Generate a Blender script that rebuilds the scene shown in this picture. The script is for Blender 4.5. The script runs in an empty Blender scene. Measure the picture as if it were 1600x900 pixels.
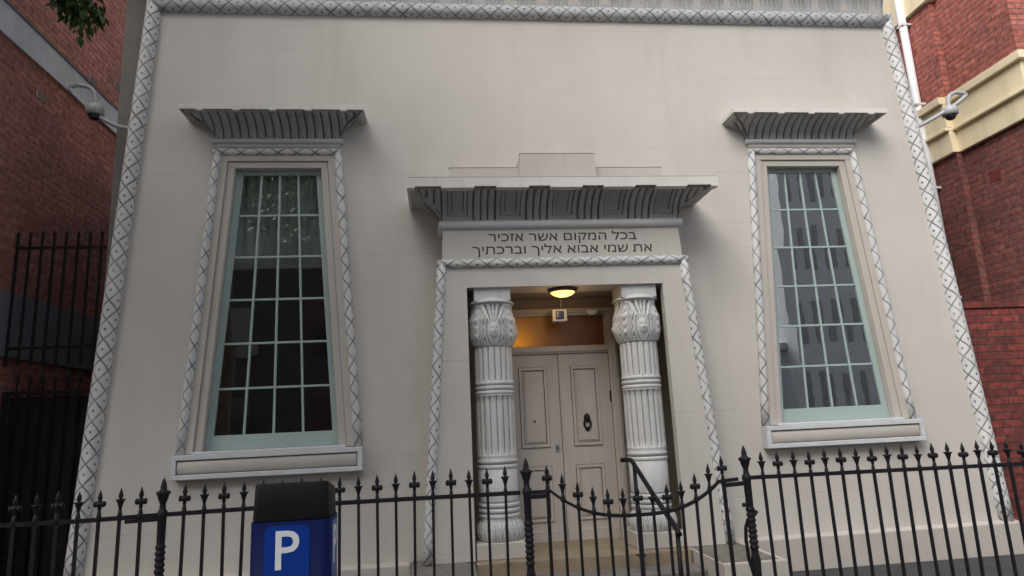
import bpy, bmesh, math, random
from mathutils import Vector, Matrix
R = math.radians
random.seed(7)
S = bpy.context.scene
COL = S.collection

# ------------------------------------------------------------ camera
cam_d = bpy.data.cameras.new("camera"); cam = bpy.data.objects.new("camera", cam_d); COL.objects.link(cam)
yaw, pitch, roll = R(6.5706), R(11.4926), R(-2.6985)
f = Vector((math.sin(yaw)*math.cos(pitch), math.cos(yaw)*math.cos(pitch), math.sin(pitch)))
r0 = Vector((math.cos(yaw), -math.sin(yaw), 0)); u0 = r0.cross(f)
rr = math.cos(roll)*r0 + math.sin(roll)*u0; uu = -math.sin(roll)*r0 + math.cos(roll)*u0
m = Matrix((rr, uu, -f)).transposed().to_4x4(); m.translation = Vector((-1.3038, -6.8377, 1.6))
cam.matrix_world = m
cam_d.sensor_width = 36; cam_d.lens = 1032.975/1600*36; cam_d.clip_start = .05; cam_d.clip_end = 2000
S.camera = cam

# ------------------------------------------------------------ sky, sun, exposure
SUN_EL, SUN_AZ = R(45), R(216)          # azimuth clockwise from +Y (the building side): the sun stands behind the viewer
W = bpy.data.worlds.new("World"); S.world = W; W.use_nodes = True
wn = W.node_tree.nodes; wl = W.node_tree.links
bg = wn["Background"]; sky = wn.new("ShaderNodeTexSky"); sky.sky_type = 'NISHITA'; sky.sun_disc = False
sky.sun_elevation = SUN_EL; sky.sun_rotation = SUN_AZ; sky.dust_density = 4; sky.air_density = 1.2
hs = wn.new("ShaderNodeHueSaturation"); hs.inputs['Saturation'].default_value = .28
wl.new(sky.outputs[0], hs.inputs['Color']); wl.new(hs.outputs[0], bg.inputs['Color']); bg.inputs['Strength'].default_value = .15
sd = bpy.data.lights.new("sun", 'SUN'); sd.energy = 1.1; sd.angle = R(45); sd.color = (1, .95, .88)
so = bpy.data.objects.new("sun", sd); COL.objects.link(so)
dirv = Vector((math.sin(SUN_AZ)*math.cos(SUN_EL), math.cos(SUN_AZ)*math.cos(SUN_EL), math.sin(SUN_EL)))
so.rotation_euler = dirv.to_track_quat('Z', 'Y').to_euler()
S.view_settings.view_transform = 'Standard'; S.view_settings.look = 'None'
S.view_settings.exposure = 0.62; S.view_settings.gamma = 1

# ------------------------------------------------------------ materials
def mat(name, col, rough=.7, var=.08, scale=3, bump=.15, bscale=40, metal=0, spec=.4, dirt=None, dirtamt=0, streak=0):
    """painted / stone surface: base colour with cloudy variation, fine bump, optional dirt patches and vertical run-off streaks"""
    M = bpy.data.materials.new(name); M.use_nodes = True
    n = M.node_tree.nodes; l = M.node_tree.links; b = n["Principled BSDF"]
    b.inputs['Roughness'].default_value = rough; b.inputs['Metallic'].default_value = metal
    b.inputs['Specular IOR Level'].default_value = spec
    tc = n.new("ShaderNodeTexCoord")
    nz = n.new("ShaderNodeTexNoise"); nz.inputs['Scale'].default_value = scale; nz.inputs['Detail'].default_value = 8; nz.inputs['Roughness'].default_value = .65
    l.new(tc.outputs['Object'], nz.inputs['Vector'])
    rp = n.new("ShaderNodeMapRange"); rp.inputs[1].default_value = .3; rp.inputs[2].default_value = .7
    rp.inputs[3].default_value = 1-var; rp.inputs[4].default_value = 1+var
    l.new(nz.outputs[0], rp.inputs[0])
    mx = n.new("ShaderNodeMix"); mx.data_type = 'RGBA'; mx.blend_type = 'MULTIPLY'; mx.inputs[0].default_value = 1
    mx.inputs[6].default_value = (*col, 1); l.new(rp.outputs[0], mx.inputs[7])
    out = mx.outputs[2]
    if dirt:
        mp = n.new("ShaderNodeMapping"); mp.inputs['Scale'].default_value = (1, 1, .12 if streak else 1); l.new(tc.outputs['Object'], mp.inputs[0])
        n2 = n.new("ShaderNodeTexNoise"); n2.inputs['Scale'].default_value = streak or 2.2; n2.inputs['Detail'].default_value = 9; n2.inputs['Roughness'].default_value = .7
        l.new(mp.outputs[0], n2.inputs['Vector'])
        r2 = n.new("ShaderNodeMapRange"); r2.inputs[1].default_value = .5; r2.inputs[2].default_value = .78; r2.inputs[4].default_value = dirtamt
        l.new(n2.outputs[0], r2.inputs[0])
        m2 = n.new("ShaderNodeMix"); m2.data_type = 'RGBA'; l.new(r2.outputs[0], m2.inputs[0]); l.new(out, m2.inputs[6]); m2.inputs[7].default_value = (*dirt, 1)
        out = m2.outputs[2]
    l.new(out, b.inputs['Base Color'])
    if bump:
        n3 = n.new("ShaderNodeTexNoise"); n3.inputs['Scale'].default_value = bscale; n3.inputs['Detail'].default_value = 6
        l.new(tc.outputs['Object'], n3.inputs['Vector'])
        bp = n.new("ShaderNodeBump"); bp.inputs['Strength'].default_value = bump; bp.inputs['Distance'].default_value = .01
        l.new(n3.outputs[0], bp.inputs['Height']); l.new(bp.outputs[0], b.inputs['Normal'])
    M["out"] = 1
    return M

def math_node(n, l, op, a, b=None, c=None):
    k = n.new("ShaderNodeMath"); k.operation = op
    for i, v in enumerate((a, b, c)):
        if v is None: continue
        if isinstance(v, (int, float)): k.inputs[i].default_value = v
        else: l.new(v, k.inputs[i])
    return k.outputs[0]

def wall_mat():
    M = mat("render_beige", (.525, .492, .458), rough=.62, var=.06, scale=1.1, bump=.12, bscale=30, spec=.35, dirt=(.33, .29, .25), dirtamt=.28, streak=2.4)
    n = M.node_tree.nodes; l = M.node_tree.links; b = n["Principled BSDF"]
    tc = n.new("ShaderNodeTexCoord"); sx = n.new("ShaderNodeSeparateXYZ"); l.new(tc.outputs['Object'], sx.inputs[0])
    # faint ruled joints of the stucco, worn away in places
    z = math_node(n, l, 'DIVIDE', sx.outputs[2], .2955)
    fr = math_node(n, l, 'FRACT', z); d = math_node(n, l, 'ABSOLUTE', math_node(n, l, 'SUBTRACT', fr, .5))
    line = math_node(n, l, 'LESS_THAN', d, .014)
    mp = n.new("ShaderNodeMapping"); mp.inputs['Scale'].default_value = (.8, 1, 3.38); l.new(tc.outputs['Object'], mp.inputs[0])
    nz = n.new("ShaderNodeTexNoise"); nz.inputs['Scale'].default_value = 1.0; nz.inputs['Detail'].default_value = 3; l.new(mp.outputs[0], nz.inputs['Vector'])
    mk = n.new("ShaderNodeMapRange"); mk.inputs[1].default_value = .48; mk.inputs[2].default_value = .68; l.new(nz.outputs[0], mk.inputs[0])
    amt = math_node(n, l, 'MULTIPLY', line, mk.outputs[0])
    bc = b.inputs['Base Color'].links[0].from_socket
    mx = n.new("ShaderNodeMix"); mx.data_type = 'RGBA'; l.new(math_node(n, l, 'MULTIPLY', amt, .3), mx.inputs[0]); l.new(bc, mx.inputs[6]); mx.inputs[7].default_value = (.2, .18, .16, 1)
    l.new(mx.outputs[2], b.inputs['Base Color'])
    bp = b.inputs['Normal'].links[0].from_node
    h = math_node(n, l, 'MULTIPLY', amt, -.8); hh = math_node(n, l, 'ADD', bp.inputs['Height'].links[0].from_socket, h); l.new(hh, bp.inputs['Height'])
    return M

def torus_mat(name, col, P, A, phase=0, dots=True, lw=.06, groove=(.105, .11, .12), vphase=0):
    """painted roll moulding with an incised diamond lattice; uv.x = angle (turns), uv.y = metres along it"""
    M = mat(name, col, rough=.6, var=.07, scale=6, bump=.1, bscale=60, dirt=(.3, .3, .3), dirtamt=.35)
    n = M.node_tree.nodes; l = M.node_tree.links; b = n["Principled BSDF"]
    uv = n.new("ShaderNodeUVMap"); sx = n.new("ShaderNodeSeparateXYZ"); l.new(uv.outputs[0], sx.inputs[0])
    a = math_node(n, l, 'MULTIPLY', math_node(n, l, 'ADD', sx.outputs[0], phase/360.0), 360.0/(2*A))
    tcw = n.new("ShaderNodeTexCoord"); nw = n.new("ShaderNodeTexNoise"); nw.inputs['Scale'].default_value = 11; nw.inputs['Detail'].default_value = 3; l.new(tcw.outputs['Object'], nw.inputs['Vector'])
    wob = math_node(n, l, 'MULTIPLY', math_node(n, l, 'SUBTRACT', nw.outputs[0], .5), .13)
    v = math_node(n, l, 'ADD', math_node(n, l, 'ADD', math_node(n, l, 'DIVIDE', sx.outputs[1], P), vphase), wob)
    def dist(x): return math_node(n, l, 'ABSOLUTE', math_node(n, l, 'SUBTRACT', math_node(n, l, 'FRACT', x), .5))
    s1 = math_node(n, l, 'ADD', v, a); s2 = math_node(n, l, 'SUBTRACT', v, a)
    d1 = math_node(n, l, 'SUBTRACT', .5, dist(s1)); d2 = math_node(n, l, 'SUBTRACT', .5, dist(s2))
    dm = math_node(n, l, 'MINIMUM', d1, d2)
    mr = n.new("ShaderNodeMapRange"); mr.inputs[1].default_value = lw*.45; mr.inputs[2].default_value = lw; mr.inputs[3].default_value = 1; mr.inputs[4].default_value = 0
    l.new(dm, mr.inputs[0]); g = mr.outputs[0]
    if dots:
        e1 = dist(s1); e2 = dist(s2)                           # both 0 at a diamond's centre
        rr_ = math_node(n, l, 'ADD', math_node(n, l, 'MULTIPLY', e1, e1), math_node(n, l, 'MULTIPLY', e2, e2))
        dd = n.new("ShaderNodeMapRange"); dd.inputs[1].default_value = .0075; dd.inputs[2].default_value = .013; dd.inputs[3].default_value = 1; dd.inputs[4].default_value = 0
        l.new(rr_, dd.inputs[0]); g = math_node(n, l, 'MAXIMUM', g, dd.outputs[0])
    mx = n.new("ShaderNodeMix"); mx.data_type = 'RGBA'; wr = n.new("ShaderNodeMapRange"); wr.inputs[1].default_value = .35; wr.inputs[2].default_value = .65; wr.inputs[3].default_value = .55; wr.inputs[4].default_value = 1.0
    n5 = n.new("ShaderNodeTexNoise"); n5.inputs['Scale'].default_value = 7; n5.inputs['Detail'].default_value = 4; l.new(tcw.outputs['Object'], n5.inputs['Vector']); l.new(n5.outputs[0], wr.inputs[0])
    l.new(math_node(n, l, 'MULTIPLY', g, wr.outputs[0]), mx.inputs[0])
    l.new(b.inputs['Base Color'].links[0].from_socket, mx.inputs[6]); mx.inputs[7].default_value = (*groove, 1)
    l.new(mx.outputs[2], b.inputs['Base Color'])
    bp = b.inputs['Normal'].links[0].from_node
    l.new(math_node(n, l, 'SUBTRACT', bp.inputs['Height'].links[0].from_socket, g), bp.inputs['Height']); bp.inputs['Strength'].default_value = .35
    return M

def brick_mat(name, c1, c2, mortar, bw=.235, rh=.078, off=.5, soot=(.03, .022, .02), sootamt=.55, ms=.011):
    M = bpy.data.materials.new(name); M.use_nodes = True
    n = M.node_tree.nodes; l = M.node_tree.links; b = n["Principled BSDF"]
    uv = n.new("ShaderNodeUVMap")
    wob = n.new("ShaderNodeTexNoise"); wob.inputs['Scale'].default_value = 9; l.new(uv.outputs[0], wob.inputs['Vector'])
    wm = n.new("ShaderNodeVectorMath"); wm.operation = 'SCALE'; l.new(wob.outputs['Color'], wm.inputs[0]); wm.inputs['Scale'].default_value = .012
    wa = n.new("ShaderNodeVectorMath"); l.new(uv.outputs[0], wa.inputs[0]); l.new(wm.outputs[0], wa.inputs[1])
    br = n.new("ShaderNodeTexBrick"); l.new(wa.outputs[0], br.inputs['Vector'])
    br.inputs['Color1'].default_value = (*c1, 1); br.inputs['Color2'].default_value = (*c2, 1); br.inputs['Mortar'].default_value = (*mortar, 1)
    br.inputs['Scale'].default_value = 1; br.inputs['Brick Width'].default_value = bw; br.inputs['Row Height'].default_value = rh
    br.inputs['Mortar Size'].default_value = ms; br.inputs['Mortar Smooth'].default_value = .35; br.offset = off
    br.inputs['Bias'].default_value = -.1
    nz = n.new("ShaderNodeTexNoise"); nz.inputs['Scale'].default_value = 14; nz.inputs['Detail'].default_value = 6; l.new(uv.outputs[0], nz.inputs['Vector'])
    mr = n.new("ShaderNodeMapRange"); mr.inputs[1].default_value = .3; mr.inputs[2].default_value = .7; mr.inputs[3].default_value = .65; mr.inputs[4].default_value = 1.35; l.new(nz.outputs[0], mr.inputs[0])
    mx = n.new("ShaderNodeMix"); mx.data_type = 'RGBA'; mx.blend_type = 'MULTIPLY'; mx.inputs[0].default_value = 1
    l.new(br.outputs[0], mx.inputs[6]); l.new(mr.outputs[0], mx.inputs[7])
    n2 = n.new("ShaderNodeTexNoise"); n2.inputs['Scale'].default_value = 1.1; n2.inputs['Detail'].default_value = 7; n2.inputs['Roughness'].default_value = .7; l.new(uv.outputs[0], n2.inputs['Vector'])
    m2 = n.new("ShaderNodeMapRange"); m2.inputs[1].default_value = .42; m2.inputs[2].default_value = .75; m2.inputs[4].default_value = sootamt; l.new(n2.outputs[0], m2.inputs[0])
    m3 = n.new("ShaderNodeMix"); m3.data_type = 'RGBA'; l.new(m2.outputs[0], m3.inputs[0]); l.new(mx.outputs[2], m3.inputs[6]); m3.inputs[7].default_value = (*soot, 1)
    l.new(m3.outputs[2], b.inputs['Base Color']); b.inputs['Roughness'].default_value = .85; b.inputs['Specular IOR Level'].default_value = .2
    hgt = math_node(n, l, 'SUBTRACT', math_node(n, l, 'MULTIPLY', nz.outputs[0], .4), br.outputs['Fac'])
    bp = n.new("ShaderNodeBump"); bp.inputs['Strength'].default_value = .7; bp.inputs['Distance'].default_value = .012; l.new(hgt, bp.inputs['Height']); l.new(bp.outputs[0], b.inputs['Normal'])
    return M

def glass_mat(name, tint=(.75, .82, .8), refl=.08, wav=.006, rough=.0):
    M = bpy.data.materials.new(name); M.use_nodes = True
    n = M.node_tree.nodes; l = M.node_tree.links
    for x in list(n): n.remove(x)
    o = n.new("ShaderNodeOutputMaterial"); t = n.new("ShaderNodeBsdfTransparent"); t.inputs[0].default_value = (*tint, 1)
    g = n.new("ShaderNodeBsdfGlossy"); g.inputs['Roughness'].default_value = rough
    fr = n.new("ShaderNodeFresnel"); fr.inputs[0].default_value = 1.5
    fa = math_node(n, l, 'MINIMUM', math_node(n, l, 'ADD', math_node(n, l, 'MULTIPLY', fr.outputs[0], 1.6), refl), .9)
    tc = n.new("ShaderNodeTexCoord"); nz = n.new("ShaderNodeTexNoise"); nz.inputs['Scale'].default_value = 2.5; l.new(tc.outputs['Object'], nz.inputs['Vector'])
    bp = n.new("ShaderNodeBump"); bp.inputs['Strength'].default_value = wav; bp.inputs['Distance'].default_value = .1; l.new(nz.outputs[0], bp.inputs['Height']); l.new(bp.outputs[0], g.inputs['Normal'])
    mx = n.new("ShaderNodeMixShader"); l.new(fa, mx.inputs[0]); l.new(t.outputs[0], mx.inputs[1]); l.new(g.outputs[0], mx.inputs[2]); l.new(mx.outputs[0], o.inputs[0])
    return M

def emit_mat(name, col, st):
    M = bpy.data.materials.new(name); M.use_nodes = True; b = M.node_tree.nodes["Principled BSDF"]
    b.inputs['Base Color'].default_value = (.3, .22, .1, 1); b.inputs['Emission Color'].default_value = (*col, 1); b.inputs['Emission Strength'].default_value = st
    b.inputs['Roughness'].default_value = .3
    return M

M_wall = wall_mat()
M_trim = mat("painted_trim", (.47, .435, .40), rough=.55, var=.04, bump=.08, dirt=(.3, .26, .22), dirtamt=.25, streak=3)
M_wood = mat("painted_joinery", (.47, .43, .39), rough=.4, var=.03, bump=.04, dirt=(.3, .26, .22), dirtamt=.2)
GREY = (.56, .57, .585)
M_grey = mat("grey_paint", GREY, rough=.5, var=.06, scale=4, bump=.1, dirt=(.3, .3, .3), dirtamt=.4)
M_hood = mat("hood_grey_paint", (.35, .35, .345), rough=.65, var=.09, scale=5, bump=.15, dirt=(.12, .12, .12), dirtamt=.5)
M_hoodgroove = mat("hood_groove_tone", (.19, .19, .19), rough=.9, var=.1, bump=.1)  # darker tone for the sunk faces between hood reeds and panels
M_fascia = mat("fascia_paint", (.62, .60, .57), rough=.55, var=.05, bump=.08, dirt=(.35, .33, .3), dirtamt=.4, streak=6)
M_col = mat("column_paint", (.545, .545, .54), rough=.55, var=.07, bump=.12, dirt=(.3, .29, .27), dirtamt=.5, streak=9)
M_groovesoft = mat("groove_soft_tone", (.33, .33, .325), rough=.9, var=.15, bump=.1)  # mid tone drawn along the base leaf edges and veins
M_groove = mat("groove_tone", (.21, .21, .208), rough=.9, var=.1, bump=.1)  # darker tone for the sunk faces of shaft and capital
M_tor_edge = torus_mat("lattice_edge", (.615, .615, .615), .1955, 60, phase=-4, vphase=.5, lw=.085)
M_tor_top = torus_mat("lattice_top", (.50, .51, .525), .1985, 60, phase=0, lw=.085)
M_tor_win = torus_mat("lattice_window", (.585, .585, .582), .19, 90, phase=60, dots=False, lw=.085)
M_tor_por = torus_mat("lattice_portal", (.585, .585, .582), .2, 90, phase=60, dots=True, lw=.075)
M_sash = mat("sash_green", (.33, .415, .40), rough=.45, var=.04, bump=.05)
M_door = mat("door_paint", (.50, .455, .42), rough=.42, var=.04, bump=.05, dirt=(.2, .16, .13), dirtamt=.3, streak=4)
M_groovebrown = mat("panel_groove", (.15, .13, .12), rough=.8, var=.1, bump=0)
M_iron = mat("black_iron", (.010, .009, .012), rough=.5, var=.3, scale=25, bump=.3, bscale=70, spec=.22, dirt=(.03, .022, .02), dirtamt=.35)
M_irondark = mat("rusty_dark_iron", (.012, .011, .011), rough=.6, var=.3, scale=20, bump=.3, dirt=(.03, .02, .015), dirtamt=.4)
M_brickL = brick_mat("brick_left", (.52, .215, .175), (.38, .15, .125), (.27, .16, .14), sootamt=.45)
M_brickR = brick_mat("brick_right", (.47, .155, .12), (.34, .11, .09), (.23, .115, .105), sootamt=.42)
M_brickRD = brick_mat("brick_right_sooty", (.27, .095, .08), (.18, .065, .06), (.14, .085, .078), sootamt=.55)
M_brickLD = brick_mat("brick_left_shaded", (.43, .165, .13), (.30, .11, .092), (.25, .145, .125), sootamt=.45)  # darker copy of the left brick: shade low on the wall put into the colour
M_brickLow = brick_mat("brick_low", (.24, .055, .045), (.12, .036, .033), (.07, .05, .045), bw=.23, rh=.086, sootamt=.5, ms=.008)
M_cement = mat("cement_render", (.52, .545, .58), rough=.8, var=.1, scale=2, bump=.2, dirt=(.15, .15, .15), dirtamt=.4)
M_ventred = mat("terracotta_vent", (.16, .035, .03), rough=.9, var=.2, scale=9, bump=.3)
M_cementdark = mat("old_cement", (.15, .16, .18), rough=.85, var=.12, scale=2, bump=.2, dirt=(.08, .08, .08), dirtamt=.5)
M_bodygrey = mat("grey_side_render", (.24, .225, .205), rough=.85, var=.1, scale=3, bump=.25, dirt=(.12, .11, .1), dirtamt=.5, streak=3)
M_yellow = mat("cream_yellow_paint", (.84, .73, .50), rough=.6, var=.05, scale=2, bump=.12, dirt=(.33, .25, .15), dirtamt=.4, streak=3)
M_white = mat("white_plastic", (.72, .72, .73), rough=.35, var=.04, bump=.03, dirt=(.4, .4, .38), dirtamt=.3)
M_camgrey = mat("camera_housing", (.42, .43, .44), rough=.35, var=.03, bump=0)
M_lens = mat("dark_dome", (.02, .02, .025), rough=.08, var=.02, bump=0, spec=.6)
M_blue = mat("blue_lens", (.015, .02, .09), rough=.15, var=.05, bump=0)
M_stone = mat("sandstone", (.27, .215, .145), rough=.85, var=.16, scale=7, bump=.35, dirt=(.10, .085, .07), dirtamt=.7)
M_stonegrey = mat("weathered_stone", (.17, .155, .14), rough=.9, var=.2, scale=8, bump=.4, dirt=(.06, .06, .05), dirtamt=.7)
M_asphalt = mat("asphalt", (.05, .05, .052), rough=.9, var=.25, scale=9, bump=.5, bscale=140, dirt=(.025, .025, .025), dirtamt=.5)
M_paving = mat("concrete_paving", (.2, .195, .185), rough=.9, var=.12, scale=5, bump=.3, bscale=90)
M_navy = mat("navy_enamel", (.004, .008, .055), rough=.45, var=.06, bump=.02, spec=.05)
M_pblue = mat("sign_blue", (.004, .034, .24), rough=.3, var=.03, bump=0)
M_pwhite = mat("sign_white", (.62, .66, .7), rough=.4, var=.03, bump=0)
M_cap = mat("black_cap", (.008, .0085, .009), rough=.5, var=.1, bump=.05, spec=.15)
M_leaf = mat("leaf_green", (.05, .10, .025), rough=.5, var=.35, scale=4, bump=0)
M_bark = mat("bark", (.09, .07, .055), rough=.95, var=.3, scale=12, bump=.7, bscale=30)
M_room = mat("dark_interior", (.045, .04, .038), rough=.9, var=.1, bump=0)
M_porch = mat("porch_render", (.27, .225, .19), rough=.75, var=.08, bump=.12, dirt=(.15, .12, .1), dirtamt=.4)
M_curtain = mat("curtain_cloth", (.80, .85, .80), rough=.9, var=.1, scale=5, bump=.05)
M_curtaingrey = mat("curtain_grey", (.42, .46, .51), rough=.9, var=.1, scale=5, bump=.05)
M_glass = glass_mat("window_glass", tint=(.9, .94, .93), refl=.42)
M_lamp = emit_mat("lamp_glow", (1, .60, .17), 1.5)
M_brass = mat("lamp_bezel", (.10, .07, .05), rough=.35, var=.1, bump=0, metal=.6)
M_letter = mat("letter_paint", (.05, .045, .042), rough=.7, var=.1, bump=0)
M_office = mat("office_concrete", (.62, .67, .72), rough=.85, var=.08, bump=.1)
M_officeglass = mat("office_glass", (.30, .325, .35), rough=.25, var=.1, bump=0)
M_steel = mat("worn_steel", (.4, .41, .42), rough=.35, var=.1, bump=.05, metal=.8)
# patterned amber transom glass
def transom_mat():
    M = mat("amber_glass", (.17, .065, .05), rough=.3, var=.2, scale=5, bump=.5, bscale=55, spec=.6)
    n = M.node_tree.nodes; l = M.node_tree.links; b = n["Principled BSDF"]; o = n["Material Output"]
    t = n.new("ShaderNodeBsdfTranslucent"); t.inputs[0].default_value = (.85, .6, .2, 1)
    mx = n.new("ShaderNodeMixShader"); mx.inputs[0].default_value = .35; l.new(b.outputs[0], mx.inputs[1]); l.new(t.outputs[0], mx.inputs[2]); l.new(mx.outputs[0], o.inputs[0])
    return M
M_transom = transom_mat()

# ------------------------------------------------------------ mesh helpers
class MB:
    def __init__(s): s.v = []; s.f = []; s.mi = []; s.uv = []; s.mats = []
    def slot(s, m):
        if m not in s.mats: s.mats.append(m)
        return s.mats.index(m)
    def face(s, idx, m, uv=None, smooth=False):
        s.f.append((idx, s.slot(m), uv, smooth))
    def add(s, pts): b = len(s.v); s.v += [tuple(p) for p in pts]; return b
    def box(s, x0, x1, y0, y1, z0, z1, m):
        return s.hexa([(x0,y0,z0),(x1,y0,z0),(x1,y1,z0),(x0,y1,z0),(x0,y0,z1),(x1,y0,z1),(x1,y1,z1),(x0,y1,z1)], m)
    def hexa(s, p, m):
        b = s.add(p)
        for q in ((0,3,2,1),(4,5,6,7),(0,1,5,4),(1,2,6,5),(2,3,7,6),(3,0,4,7)): s.face([b+i for i in q], m)
    def prism_xz(s, poly, y0, y1, m):     # polygon (x,z) counter-clockwise seen from -Y, extruded y0..y1
        n = len(poly); b = s.add([(x, y0, z) for x, z in poly] + [(x, y1, z) for x, z in poly])
        s.face([b+i for i in range(n)], m); s.face([b+n+i for i in reversed(range(n))], m)
        for i in range(n):
            j = (i+1) % n; s.face([b+i, b+n+i, b+n+j, b+j], m)
    def tube(s, pts, rad, m, seg=12, caps=True, uvv0=0, ref=None):
        """tube along a polyline; rad float or list; uv.x = angle in turns from ref direction, uv.y = metres"""
        P = [Vector(p) for p in pts]; n = len(P); rads = rad if isinstance(rad, (list, tuple)) else [rad]*n
        rings = []; L = uvv0; up = None
        for i in range(n):
            t = (P[min(i+1, n-1)] - P[max(i-1, 0)]).normalized()
            if up is None:
                up = Vector(ref) if ref else (Vector((0,0,1)) if abs(t.z) < .9 else Vector((0,-1,0)))
            a = (up - t*up.dot(t))
            if a.length < 1e-4: a = t.orthogonal()
            a.normalize(); up = a; c = t.cross(a)
            if i: L += (P[i]-P[i-1]).length
            b = s.add([P[i] + (a*math.cos(2*math.pi*k/seg) + c*math.sin(2*math.pi*k/seg))*rads[i] for k in range(seg)])
            rings.append((b, L))
        for i in range(n-1):
            (b0, l0), (b1, l1) = rings[i], rings[i+1]
            for k in range(seg):
                k2 = (k+1) % seg; ua, ub = k/seg, (k+1)/seg
                s.face([b0+k, b0+k2, b1+k2, b1+k], m, [(ua,l0),(ub,l0),(ub,l1),(ua,l1)], True)
        if caps:
            s.face([rings[0][0]+k for k in reversed(range(seg))], m); s.face([rings[-1][0]+k for k in range(seg)], m)
    def lathe(s, prof, m, c=(0,0,0), seg=24, smooth=True, fn=None, sharp=False):
        """prof: list of (r, z)"""
        rows = []
        for r, z in prof:
            rows.append(s.add([(c[0]+(r if not fn else fn(r,z,2*math.pi*k/seg))*math.sin(2*math.pi*k/seg), c[1]-(r if not fn else fn(r,z,2*math.pi*k/seg))*math.cos(2*math.pi*k/seg), c[2]+z) for k in range(seg)]))
        for i in range(len(rows)-1):
            for k in range(seg):
                k2 = (k+1) % seg
                s.face([rows[i]+k, rows[i]+k2, rows[i+1]+k2, rows[i+1]+k], m, None, smooth)
        s.face([rows[0]+k for k in reversed(range(seg))], m); s.face([rows[-1]+k for k in range(seg)], m)
    def build(s, name, parent=None, bevel=0, loc=None):
        me = bpy.data.meshes.new(name); me.from_pydata(s.v, [], [q[0] for q in s.f])
        for mm in s.mats: me.materials.append(mm)
        ul = me.uv_layers.new(name="UVMap")
        for p, (idx, mi, uv, sm) in zip(me.polygons, s.f):
            p.material_index = mi; p.use_smooth = sm
            nx, ny, nz = (abs(c) for c in p.normal)
            for k, li in enumerate(p.loop_indices):
                if uv: ul.data[li].uv = uv[k]
                else:
                    v = me.vertices[me.loops[li].vertex_index].co
                    ul.data[li].uv = (v.y, v.z) if (nx >= ny and nx >= nz) else ((v.x, v.z) if ny >= nz else (v.x, v.y))
        o = bpy.data.objects.new(name, me); COL.objects.link(o)
        if loc: o.location = loc
        if parent: o.parent = parent
        if bevel:
            bv = o.modifiers.new("bevel", 'BEVEL'); bv.width = bevel; bv.segments = 2; bv.limit_method = 'ANGLE'; bv.angle_limit = R(40)
        return o
def empty(name, label, cat, loc=(0,0,0), group=None):
    o = bpy.data.objects.new(name, None); COL.objects.link(o); o.location = loc; o.empty_display_size = .2
    return tag(o, label, cat, group)
def tag(o, label=None, cat=None, group=None, kind=None):
    if label: o["label"] = label
    if cat: o["category"] = cat
    if group: o["group"] = group
    if kind: o["kind"] = kind
    return o
def child(o, p): o.parent = p; return o

# ------------------------------------------------------------ ground
g = MB(); g.box(-60, 60, -8.6, 30, -.3, 0, M_paving); tag(g.build("footpath"), kind="structure")
g = MB(); g.box(-5.7, 6.6, -2.2, 12, .0, .006, M_asphalt); tag(g.build("forecourt"), kind="structure")
g = MB(); g.box(-400, 400, -400, 400, -.5, -.14, M_asphalt); tag(g.build("road"), kind="structure")

# ------------------------------------------------------------ synagogue
SYN = empty("synagogue", "pale beige Egyptian style hall with tapering front, columned porch and two tall windows", "building")
SL = .0630
def edge_x(z): return 4.701 - SL*z                  # centre line of the corner roll at height z
YP = -.355
WX = 2.952
def whw(base, z): return base - .0705*(z-1.49)
def phw(z): return 1.51 - .0695*z                   # portal block half width

# facade wall with three openings
def facade():
    bm = bmesh.new()
    loops = [[(-edge_x(0), 0), (edge_x(0), 0), (edge_x(7.1), 7.1), (-edge_x(7.1), 7.1)]]
    for sgn in (-1, 1):
        c = sgn*WX; loops.append([(c-whw(.72,1.46), 1.46), (c+whw(.72,1.46), 1.46), (c+whw(.72,4.43), 4.43), (c-whw(.72,4.43), 4.43)])
    loops.append([(-1.25, .02), (1.25, .02), (1.25, 3.0), (-1.25, 3.0)])
    es = []
    for lp in loops:
        vs = [bm.verts.new((x, 0, z)) for x, z in lp]
        es += [bm.edges.new((vs[i], vs[(i+1) % 4])) for i in range(4)]
    bmesh.ops.triangle_fill(bm, use_beauty=True, edges=es)
    # drop any fill inside the openings
    def inside(p, lp):
        r = False; n = len(lp)
        for i in range(n):
            (x1, z1), (x2, z2) = lp[i], lp[(i+1) % n]
            if (z1 > p.z) != (z2 > p.z) and p.x < (x2-x1)*(p.z-z1)/(z2-z1)+x1: r = not r
        return r
    bad = [fc for fc in bm.faces if any(inside(fc.calc_center_median(), lp) for lp in loops[1:])]
    bmesh.ops.delete(bm, geom=bad, context='FACES')
    bmesh.ops.recalc_face_normals(bm, faces=bm.faces)
    if bm.faces[:][0].normal.y > 0: bmesh.ops.reverse_faces(bm, faces=bm.faces)
    ex = bmesh.ops.extrude_face_region(bm, geom=bm.faces[:])
    bmesh.ops.translate(bm, verts=[v for v in ex['geom'] if isinstance(v, bmesh.types.BMVert)], vec=(0, .24, 0))
    bmesh.ops.recalc_face_normals(bm, faces=bm.faces)
    me = bpy.data.meshes.new("facade_wall"); bm.to_mesh(me); bm.free(); me.materials.append(M_wall)
    o = bpy.data.objects.new("facade_wall", me); COL.objects.link(o); o.parent = SYN
facade()
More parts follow.
